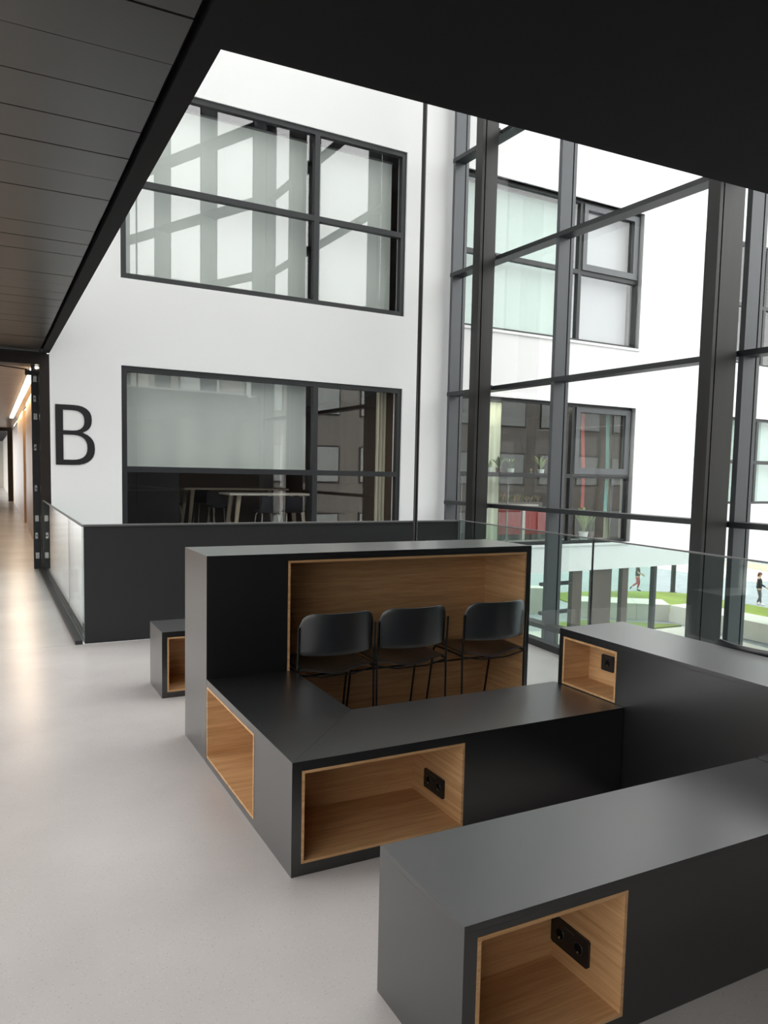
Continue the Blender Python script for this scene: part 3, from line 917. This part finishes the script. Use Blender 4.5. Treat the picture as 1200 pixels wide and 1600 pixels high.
# ------------------------------------------------------------------ meeting room behind the lower window
def bar_table(label, u0, u1, w0, w1, h, top_mat):
    root = thing('bar_table', label, 'table', F((u0 + u1) / 2, (w0 + w1) / 2, 0))
    fbox(u0, u1, w0, w1, h - 0.035, h).build('tabletop', top_mat, root)
    for u, du in ((u0 + 0.22, -0.12), (u1 - 0.22, 0.12)):
        for w, dw in ((w0 + 0.12, -0.05), (w1 - 0.12, 0.05)):
            MB().tube([F(u, w, h - 0.035), F(u + du, w + dw, 0.0)], [0.05, 0.028], 8).build('leg', M['pale_wood'], root)
bar_table('long pale bar table deeper in the meeting room', 3.15, 5.6, 4.5, 5.3, 1.12, M['pale_wood'])
bar_table('white-topped bar table nearest the lower window', 3.33, 5.06, 1.9, 2.6, 1.09, M['white_top'])


def make_stool(label):
    root = thing('bar_stool', label, 'stool', (0, 0, 0), 'bar stools in the meeting room')
    def st(a, b):
        x = (a - 0.5) * 0.42
        if b < 0.6:
            t = b / 0.6
            return (x, -0.2 + 0.4 * t, 0.76 + 0.012 * abs(2 * a - 1))
        t = (b - 0.6) / 0.4
        return (x * (1 - 0.06 * t), 0.2 + 0.06 * math.sin(t * 1.5), 0.76 + 0.30 * t ** 1.2)
    MB().sheet(st, 8, 14, 0.035).build('seat_shell', M['stool_seat'], root, smooth=True)
    for s in (-1, 1):
        MB().tube([(s * 0.22, -0.25, 0), (s * 0.16, -0.17, 0.70), (s * 0.15, -0.13, 0.735)], 0.011, 6).build('leg', M['stool_leg'], root)
        MB().tube([(s * 0.22, 0.25, 0), (s * 0.16, 0.17, 0.70), (s * 0.15, 0.13, 0.735)], 0.011, 6).build('leg', M['stool_leg'], root)
        MB().tube([(s * 0.20, -0.22, 0.25), (s * 0.20, 0.22, 0.25)], 0.008, 6).build('footrest', M['stool_leg'], root)
    MB().tube([(-0.20, -0.22, 0.25), (0.20, -0.22, 0.25)], 0.008, 6).build('footrest', M['stool_leg'], root)
    return root
st_l = ['dark stool at the left end of the deep pale bar table, back turned left', 'dark stool tucked behind the left leg of the pale bar table', 'dark stool left of the white-topped bar table', 'navy stool in front of the white-topped bar table, back to the window', 'stool right of the navy one at the white-topped bar table']
s0 = make_stool(st_l[0])
for i, (u, w, r) in enumerate(((2.92, 4.75, 90), (3.95, 5.75, 0), (3.62, 3.5, 0), (3.93, 1.5, 180), (4.42, 1.5, 180))):
    s = s0 if i == 0 else copy_tree(s0)
    s.location = F(u, w, 0.0)
    s.rotation_euler.z = math.radians(r) + TH
    s['label'] = st_l[i]
dc = thing('low_cabinet', 'near-black cabinet in the left corner of the meeting room', 'cabinet', F(1.9, 2.5, 0))
fbox(0.90, 2.45, 2.2, 2.8, 0.08, 1.75).build('carcass', M['dark_cab'], dc)
fbox(0.95, 2.40, 2.25, 2.75, 0.0, 0.08).build('plinth', M['black'], dc)
for i in range(2):
    fbox(0.905 + i * 0.775, 0.905 + i * 0.775 + 0.765, 2.182, 2.2, 0.09, 1.74).build('door', M['dark_cab'], dc)
cu_ = thing('cream_curtain', 'narrow cream curtain hanging at the right edge of the lower wall window', 'curtain', F(5.75, 0.4, 0))
def curt(a, b):
    return F(5.66 + 0.2 * a, 0.42 + 0.02 * math.sin(a * 18), 0.02 + 3.06 * (1 - b))
MB().sheet(curt, 24, 2, 0.004).build('fabric', M['curtain'], cu_, smooth=True)

for k, (u, w) in enumerate(((2.6, 0.55), (4.6, 0.55))):  # added behind the window head, out of sight, to light tables and stools
    t = thing('added_room_lamp', ['hidden fill lamp added over the left of the meeting room', 'hidden fill lamp added over the right of the meeting room'][k], 'lamp', F(u, w, 3.1))
    fbox(u - 0.6, u + 0.6, w - 0.1, w + 0.1, 3.085, 3.10).build('diffuser', M['added_lamp_room'], t)
    fbox(u - 0.62, u + 0.62, w - 0.12, w + 0.12, 3.095, 3.119).build('housing', M['frame'], t)
# ------------------------------------------------------------------ planted room behind the outdoor window
cg = thing('green_curtain', 'pale green curtain at the left of the planted room', 'curtain', F(8.5, 0.85, 0))
MB().sheet(lambda a, b: F(8.1 + 0.82 * a, 0.85 + 0.02 * math.sin(a * 30), 0.02 + 3.06 * (1 - b)), 40, 2, 0.004).build('fabric', M['column_green'], cg, smooth=True)
cg2 = thing('green_curtain', 'narrow pale green curtain strip at the right of the planted room', 'curtain', F(11.7, 0.5, 0))
MB().sheet(lambda a, b: F(11.94 + 0.2 * a, 0.72 + 0.012 * math.sin(a * 18), 0.02 + 3.06 * (1 - b)), 16, 2, 0.004).build('fabric', M['column_green'], cg2, smooth=True)
sh = thing('plant_shelf', 'long thin grey shelf carrying potted plants behind the outdoor window', 'shelf', F(9, 0.4, 1.5))
fbox(7.55, 10.2, 0.33, 0.66, 1.52, 1.56).build('board', M['rail'], sh)
for u in (7.7, 8.9, 10.1):
    fbox(u - 0.015, u + 0.015, 0.48, 0.51, 0.0, 1.52).build('leg', M['rail'], sh)


def leafy(root, c, n, h, spread, material, width=0.05, name='leaf'):
    for k in range(n):
        a = 2 * math.pi * k / n + random.uniform(-0.3, 0.3)
        L = h * random.uniform(0.7, 1.1)
        sp = spread * random.uniform(0.5, 1.1)
        wd = width * random.uniform(0.7, 1.2)
        ca, sa = math.cos(a), math.sin(a)
        def fn(p, q):
            t = q
            rad = sp * t ** 1.3
            z = L * (1.15 * t - 0.35 * t ** 3)
            s = (p - 0.5) * wd * math.sin(math.pi * min(0.98, 0.12 + t * 0.88)) 
            return (c[0] + rad * ca - s * sa, c[1] + rad * sa + s * ca, c[2] + z)
        MB().sheet(fn, 2, 6, 0.002).build(name, material, root, smooth=True)


def pot_plant(label, u, w, z, r, ph, n, h, spread, lm, pm, width=0.05, group=None):
    p = F(u, w, z)
    root = thing('potted_plant', label, 'plant', p, group)
    MB().lathe(p, [(r * 0.7, 0), (r, ph), (r * 0.9, ph), (r * 0.85, ph * 0.85)]).build('pot', pm, root, smooth=True)
    leafy(root, (p[0], p[1], p[2] + ph * 0.85), n, h, spread, lm, width)
gp = 'potted plants on the window shelf'
pot_plant('small plant in a white pot at the left end of the window shelf', 8.38, 0.48, 1.56, 0.07, 0.14, 9, 0.2, 0.12, M['leaf_light'], M['pot'], 0.04, gp)
pot_plant('bushy plant in a brown clay pot on the window shelf', 8.63, 0.48, 1.56, 0.075, 0.14, 18, 0.30, 0.19, M['leaf'], M['pot_brown'], 0.06, gp)
pot_plant('bushy plant in a white pot right of the brown pot on the window shelf', 8.95, 0.48, 1.56, 0.075, 0.13, 18, 0.26, 0.17, M['leaf'], M['pot'], 0.06, gp)
pot_plant('spiky light green plant in a white pot at the right end of the window shelf', 9.77, 0.48, 1.56, 0.075, 0.13, 22, 0.38, 0.25, M['leaf_light'], M['pot'], 0.03, gp)
pot_plant('tiny pale plant on the window shelf left of the spiky plant', 9.50, 0.48, 1.56, 0.035, 0.05, 6, 0.12, 0.05, M['leaf_dry'], M['pot'], 0.03, gp)
pot_plant('tall arching plant in a white pot on the sill of the right outdoor window', 11.12, 0.52, 0.14, 0.11, 0.17, 9, 0.75, 0.38, M['leaf_light'], M['pot'], 0.10)
pot_plant('slender plant in a brown pot right of the white pot on the window sill', 11.42, 0.60, 0.14, 0.08, 0.16, 8, 0.6, 0.15, M['leaf'], M['pot_brown'], 0.06)
struct('trim_4', fbox(6.6, 12.4, 0.33, 0.75, 0.0, 0.14), M['trim_white'], 'white inner sill under the outdoor window')
rp = thing('red_sofa', 'red upholstered high-backed sofa behind the outdoor window', 'sofa', F(10.1, 1.6, 0))
fbox(9.35, 10.95, 1.35, 1.5, 0.20, 0.79).build('backrest', M['red'], rp, bevel=0.02)
fbox(9.35, 10.95, 1.5, 2.1, 0.20, 0.44).build('seat', M['red'], rp, bevel=0.03)
for u in (9.45, 10.85):
    for w in (1.4, 2.0):
        fbox(u - 0.02, u + 0.02, w - 0.02, w + 0.02, 0, 0.2).build('leg', M['black'], rp)
wt = thing('white_table', 'white single-column table in front of the red sofa', 'table', F(9.7, 1.05, 0))
fbox(9.35, 10.1, 0.9, 1.2, 0.88, 0.91).build('tabletop', M['white_top'], wt)
fbox(9.74, 9.82, 1.0, 1.06, 0.03, 0.88).build('column', M['white_top'], wt)
fbox(9.58, 9.98, 0.92, 1.18, 0.0, 0.03).build('foot', M['white_top'], wt)
fo = thing('dried_foliage', 'low box of dry yellow-green foliage below the window shelf', 'plant', F(10.5, 2.3, 0.0))
fbox(9.7, 11.4, 2.25, 2.45, 0.74, 0.90).build('planter_box', M['grey_room'], fo)
fbox(9.7, 11.4, 2.26, 2.44, 0.0, 0.74).build('planter_stand', M['grey_room'], fo)
for k in range(14):
    q = F(9.75 + k * 0.122, 2.35, 0.89)
    leafy(fo, q, 5, random.uniform(0.18, 0.36), 0.12, M['leaf_dry'] if k % 3 else M['leaf'], 0.05)


def ribbon(label, u, w, z0, z1, wd, material):
    root = thing('hanging_ribbon', label, 'ribbon', F(u, w, z0))
    MB().sheet(lambda a, b: F(u + (a - 0.5) * wd + 0.05 * math.sin(b * 4 + u), w + 0.03 * math.sin(b * 3), z1 + (z0 - z1) * b), 3, 14, 0.004).build('strip', material, root, smooth=True)
for k, u in enumerate((8.4, 10.0)):  # hidden panels added to lift the brightness of the planted room
    t = thing('added_room_lamp', ['hidden fill lamp added over the red sofa', 'hidden fill lamp added over the right of the planted room'][k], 'lamp', F(u, 0.52, 3.1))
    fbox(u - 0.6, u + 0.6, 0.42, 0.62, 3.085, 3.10).build('diffuser', M['added_lamp_room'], t)
    fbox(u - 0.62, u + 0.62, 0.40, 0.64, 3.095, 3.119).build('housing', M['frame'], t)
ribbon('red ribbon hanging behind the right outdoor window', 11.05, 0.55, 0.85, 3.1, 0.10, M['redcloth'])
ribbon('teal ribbon hanging behind the right outdoor window', 11.68, 0.45, 0.65, 3.1, 0.10, M['teal'])
ribbon('lilac ribbon hanging at the right edge of the right outdoor window', 11.98, 0.55, 0.5, 3.1, 0.05, M['lilac'])

# ------------------------------------------------------------------ outside: undercroft, lawns, low walls, people
un = thing('glazed_vestibule', 'green-tinted glass vestibule under the white facade', 'vestibule', F(10.5, 0.4, G))
for u0, u1, mm in ((10.45, 10.73, 'bronze'), (11.06, 11.63, 'bronze'), (11.97, 12.16, 'bronze'), (13.01, 13.10, 'frame')):
    fbox(u0, u1, 0.10, 0.22, G, -0.495).build('post', M[mm], un)
for u0, u1 in ((7.2, 10.45), (10.73, 11.06), (11.63, 11.97), (12.16, 13.01)):
    MB(F).add([(u0, 0.16, G), (u1, 0.16, G), (u1, 0.16, -0.495), (u0, 0.16, -0.495)], [(0, 1, 2, 3)]).build('glass_pane', M['glass_vest'], un)
for z in (-0.76, -1.38, -2.6):
    fbox(9.6, 10.45, 0.11, 0.21, z - 0.035, z + 0.035).build('cross_bar', M['frame'], un)
ps = thing('slim_post', 'slim dark post at the edge of the lawn', 'post', (32.8, 28.9, G))
MB().tube([(32.8, 28.9, G), (32.8, 28.9, G + 4.2)], 0.13, 10).build('shaft', M['frame'], ps, smooth=True)
MB().lathe((32.8, 28.9, G), [(0.2, 0), (0.2, 0.04)]).build('foot_plate', M['frame'], ps)

tag(MB().prism([(27.7, 17.0), (33.4, 19.0), (33.1, 24.0), (33.0, 28.0), (32.0, 29.2), (29.0, 30.4), (25.5, 31.0), (24.9, 27.5), (27.7, 24.4)], G, G + 0.06).build('lawn', M['grass']), 'bright green upper lawn beyond the low concrete wall', 'lawn', None, 'stuff')
tag(MB().prism([(20.0, 24.5), (22.8, 24.4), (25.4, 22.3), (25.6, 22.0), (23.4, 22.05), (20.0, 23.5)], G, G + 0.06).build('lawn', M['grass']), 'narrow grass strip in front of the low concrete wall', 'lawn', None, 'stuff')
tag(MB().prism([(46, 30), (48, 30), (52, 42), (49, 44)], G, G + 0.05).build('lawn', M['leaf_dry']), 'far dry grass strip at the foot of the facade', 'lawn', None, 'stuff')
struct('ground_path', MB().prism([(14, 14), (25, 14), (25.6, 21.9), (23.2, 22.0), (19.9, 23.4), (14, 24)], G, G + 0.02), M['sand_paving'], 'pale slab path beside the building')
struct('ground_strip', MB().prism([(41, 30), (46.5, 30), (50, 46), (40, 46)], G, G + 0.02), M['sand_paving'], 'sandy path across the grey paving')


def low_wall(label, pts, h, t):
    root = thing('low_wall', label, 'wall', (pts[0][0], pts[0][1], G))
    n = 0
    for (xa, ya), (xb, yb) in zip(pts[:-1], pts[1:]):
        L = math.hypot(xb - xa, yb - ya)
        k = max(1, round(L / 1.6))
        dx, dy = (xb - xa) / L, (yb - ya) / L
        nx, ny = dy * t, -dx * t
        for i in range(k):
            a, b = L * i / k + 0.01, L * (i + 1) / k - 0.01
            q = [(xa + dx * a, ya + dy * a), (xa + dx * b, ya + dy * b), (xa + dx * b + nx, ya + dy * b + ny), (xa + dx * a + nx, ya + dy * a + ny)]
            MB().prism(q, G, G + h).build('block', M['concrete'], root)
low_wall('pale concrete seat wall at the front of the upper lawn', [(26.1, 16.8), (26.0, 23.0), (22.6, 25.4)], 0.72, 1.5)
low_wall('stepped pale concrete wall left of the lawn, seen through the vestibule glass', [(22.3, 26.3), (20.0, 27.5)], 1.15, 0.8)
low_wall('lowest pale concrete step seen through the left vestibule glass', [(19.4, 25.5), (16.8, 26.8)], 0.75, 0.8)


def skin_mesh(name, verts, edges, radii, material, parent, sub=1, root_i=0):
    me = bpy.data.meshes.new(name)
    me.from_pydata(verts, edges, [])
    o = bpy.data.objects.new('tmp', me)
    COL.objects.link(o)
    sk = o.modifiers.new('skin', 'SKIN')
    sk.use_smooth_shade = True
    for i, r in enumerate(radii):
        d = me.skin_vertices[0].data[i]
        d.radius = (r, r) if not isinstance(r, tuple) else r
        d.use_root = (i == root_i)
    s = o.modifiers.new('sub', 'SUBSURF')
    s.levels = s.render_levels = sub
    bpy.context.view_layer.update()
    m2 = bpy.data.meshes.new_from_object(o.evaluated_get(bpy.context.evaluated_depsgraph_get()))
    bpy.data.objects.remove(o)
    m2.name = name
    m2.materials.clear()
    m2.materials.append(material)
    q = bpy.data.objects.new(name, m2)
    COL.objects.link(q)
    if parent:
        q.parent = parent
    return q


def person(label, loc, rot, legs, arms, mats, hh=1.64):
    """faces +x locally; legs/arms: joints as (x, z) pairs for left and right"""
    root = thing('person', label, 'person', loc)
    root.rotation_euler.z = rot
    k = hh / 1.70
    V, E, R = [], [], []
    def v(p, r, link=None):
        V.append(tuple(c * k for c in p)); R.append(r * k if not isinstance(r, tuple) else (r[0] * k, r[1] * k))
        if link is not None: E.append((link, len(V) - 1))
        return len(V) - 1
    pel = v((0, 0, 0.93), (0.125, 0.15))
    wa = v((0.005, 0, 1.08), (0.105, 0.135), pel)
    ch = v((0.0, 0, 1.28), (0.115, 0.165), wa)
    sh_ = v((-0.01, 0, 1.41), (0.075, 0.12), ch)
    nk = v((0.005, 0, 1.48), 0.05, sh_)
    hd0 = v((0.03, 0, 1.555), 0.072, nk)
    hd1 = v((0.03, 0, 1.63), 0.088, hd0)
    v((0.02, 0, 1.69), 0.055, hd1)
    legp, armp = [], []
    for s, L in ((1, legs[0]), (-1, legs[1])):
        hip = v((0.0, s * 0.09, 0.87), 0.095, pel)
        kn = v((L[0][0], s * 0.085, L[0][1]), 0.062, hip)
        an = v((L[1][0], s * 0.08, L[1][1]), 0.038, kn)
        v((L[2][0], s * 0.085, L[2][1]), 0.032, an)
        legp.append([(0, s * 0.09, 0.87), (L[0][0], s * 0.085, L[0][1]), (L[1][0], s * 0.08, L[1][1]), (L[2][0], s * 0.085, L[2][1])])
    for s, A in ((1, arms[0]), (-1, arms[1])):
        so_ = v((-0.01, s * 0.185, 1.38), 0.055, sh_)
        el = v((A[0][0], s * 0.235, A[0][1]), 0.042, so_)
        wr = v((A[1][0], s * 0.215, A[1][1]), 0.028, el)
        d = Vector((A[1][0] - A[0][0], 0, A[1][1] - A[0][1])).normalized()
        w0 = Vector((A[1][0], s * 0.215, A[1][1]))
        pm = v(tuple(w0 + d * 0.055), (0.022, 0.034), wr)
        for f in range(4):
            b = w0 + d * 0.085 + Vector((-d.z, 0, d.x)) * (0.027 - 0.018 * f)
            ln = (0.062, 0.07, 0.066, 0.05)[f]
            f1 = v(tuple(b), 0.010, pm)
            f2 = v(tuple(b + d * ln * 0.55), 0.009, f1)
            v(tuple(b + d * ln + Vector((0, -s * 0.015, 0))), 0.008, f2)
        th = v(tuple(w0 + d * 0.04 + Vector((-d.z, 0, d.x)) * 0.045), 0.011, pm)
        v(tuple(w0 + d * 0.085 + Vector((-d.z, 0, d.x)) * 0.058), 0.009, th)
        armp.append([(-0.01, s * 0.185, 1.38), (A[0][0], s * 0.235, A[0][1]), (A[1][0], s * 0.215, A[1][1])])
    body = skin_mesh('body', V, E, R, M['skin'], root)
    sc = lambda p: tuple(c * k for c in p)
    # face: nose, eyes, mouth, ears
    def blob(nm, c, r, material, par, n=8):
        mb = MB()
        prof = [(max(0.001, math.sin(math.pi * i / 6)) , -math.cos(math.pi * i / 6)) for i in range(7)]
        mb.lathe((0, 0, 0), prof, n)
        mb.v = [(c[0] * k + x * r[0] * k, c[1] * k + y_ * r[1] * k, c[2] * k + z * r[2] * k) for x, y_, z in mb.v]
        o = mb.build(nm, material, None, smooth=True)
        o.parent = par
        return o
    blob('nose', (0.125, 0, 1.595), (0.022, 0.014, 0.022), M['skin'], root)
    for s in (-1, 1):
        blob('eye', (0.108, s * 0.032, 1.615), (0.010, 0.013, 0.008), M['shoe_black'], root)
        blob('ear', (0.025, s * 0.088, 1.60), (0.018, 0.012, 0.03), M['skin'], root)
    blob('mouth', (0.112, 0, 1.558), (0.008, 0.022, 0.006), M['redcloth'], root)
    blob('hair', (0.005, 0, 1.645), (0.105, 0.102, 0.085), mats['hair'], root, 12)
    blob('hair_tail', (-0.075, 0, 1.55), (0.04, 0.055, 0.085), mats['hair'], root, 10)
    # clothes
    tv = [sc(p) for p in ((0.0, 0, 0.84), (0.0, 0, 0.95), (0.01, 0, 1.10), (0.01, 0, 1.28), (0.0, 0, 1.40), (0.0, 0, 1.455))]
    tr = [(0.155 * k, 0.19 * k), (0.155 * k, 0.19 * k), (0.14 * k, 0.175 * k), (0.145 * k, 0.19 * k), (0.10 * k, 0.15 * k), (0.06 * k, 0.07 * k)]
    te = [(i, i + 1) for i in range(5)]
    for A in armp:
        b = len(tv)
        ln = 3 if mats['sleeve'] else 2
        for j, p in enumerate(A[:ln]):
            tv.append(sc(p)); tr.append((0.068, 0.055, 0.040)[j] * k)
            te.append((4, b) if j == 0 else (b + j - 1, b + j))
    skin_mesh('sweater', tv, te, tr, mats['top'], root)
    pv = [sc((0, 0, 0.95)), sc((0, 0, 0.88))]
    pr = [(0.14 * k, 0.165 * k), (0.14 * k, 0.17 * k)]
    pe = [(0, 1)]
    for L in legp:
        b = len(pv)
        for j, p in enumerate((L[0], L[1], tuple(Vector(L[1]).lerp(Vector(L[2]), 0.88)))):
            pv.append(sc(p)); pr.append((0.108, 0.075, 0.050)[j] * k)
            pe.append((1, b) if j == 0 else (b + j - 1, b + j))
    skin_mesh('trousers', pv, pe, pr, mats['legs'], root)
    for L in legp:
        a, t = Vector(L[2]), Vector(L[3])
        d = (t - a)
        skin_mesh('shoe', [sc(a + Vector((0, 0, 0.0)) - d * 0.15), sc(a + d * 0.55), sc(t + d * 0.35)], [(0, 1), (1, 2)], [0.05 * k, 0.047 * k, 0.036 * k], mats['shoe'], root)
    return root, k


face_rot = math.radians(-52)
p2, kk = person('person in black sweater with white print, grey trousers, white shoes, walking by the lawn',
       (33.7, 24.4, G), face_rot,
       [((0.10, 0.48), (-0.06, 0.08), (0.08, 0.045)), ((0.06, 0.48), (0.12, 0.075), (0.27, 0.04))],
       [((-0.10, 1.12), (0.05, 0.93)), ((0.08, 1.12), (0.30, 0.98))],
       dict(hair=M['hair'], top=M['sweater'], legs=M['trouser_grey'], shoe=M['shoe_white'], sleeve=True), 1.62)
pr_ = MB()
for (yy, zz, a, b) in ((-0.01, 1.30, 0.05, 0.035), (-0.03, 1.24, 0.10, 0.02), (0.02, 1.20, 0.07, 0.015), (-0.01, 1.12, 0.12, 0.02)):
    pr_.box(0.155 * kk, 0.175 * kk, (yy - a / 2) * kk, (yy + a / 2) * kk, (zz - b) * kk, (zz + b) * kk)
o = pr_.build('sweater_print', M['white'], None)
o.parent = p2
person('person in a dark top and red trousers walking right, seen through the vestibule glass',
       (31.3, 30.0, G), face_rot,
       [((0.10, 0.50), (0.0, 0.08), (0.16, 0.04)), ((0.02, 0.49), (-0.30, 0.26), (-0.36, 0.14))],
       [((-0.05, 1.12), (0.2, 1.0)), ((0.02, 1.12), (0.28, 0.98))],
       dict(hair=M['hair_dark'], top=M['top_grey'], legs=M['trouser_red'], shoe=M['shoe_black'], sleeve=False), 1.60)

# ------------------------------------------------------------------ building opposite, met in the reflections
ob = thing('opposite_building', 'long beige concrete building opposite the glazing', 'building', (24, -16, G))
MB().box(9, 60, -22, -14, G, 10.6).build('wall', M['concrete_beige'], ob)
for zf in (-3.8, 0.0, 3.8, 7.2):
    for i in range(14):
        xx = 10.5 + i * 3.5
        f_ = MB().box(xx, xx + 2.2, -14.05, -13.95, zf + 0.9, zf + 3.0).build('window', M['frame'], ob)
        MB().box(xx + 0.08, xx + 2.12, -13.96, -13.93, zf + 0.98, zf + 2.92).build('window_blind', M['blind'], f_)
MB().box(8.9, 60.1, -22.1, -13.9, 10.6, 10.9).build('roof_edge', M['concrete'], ob)
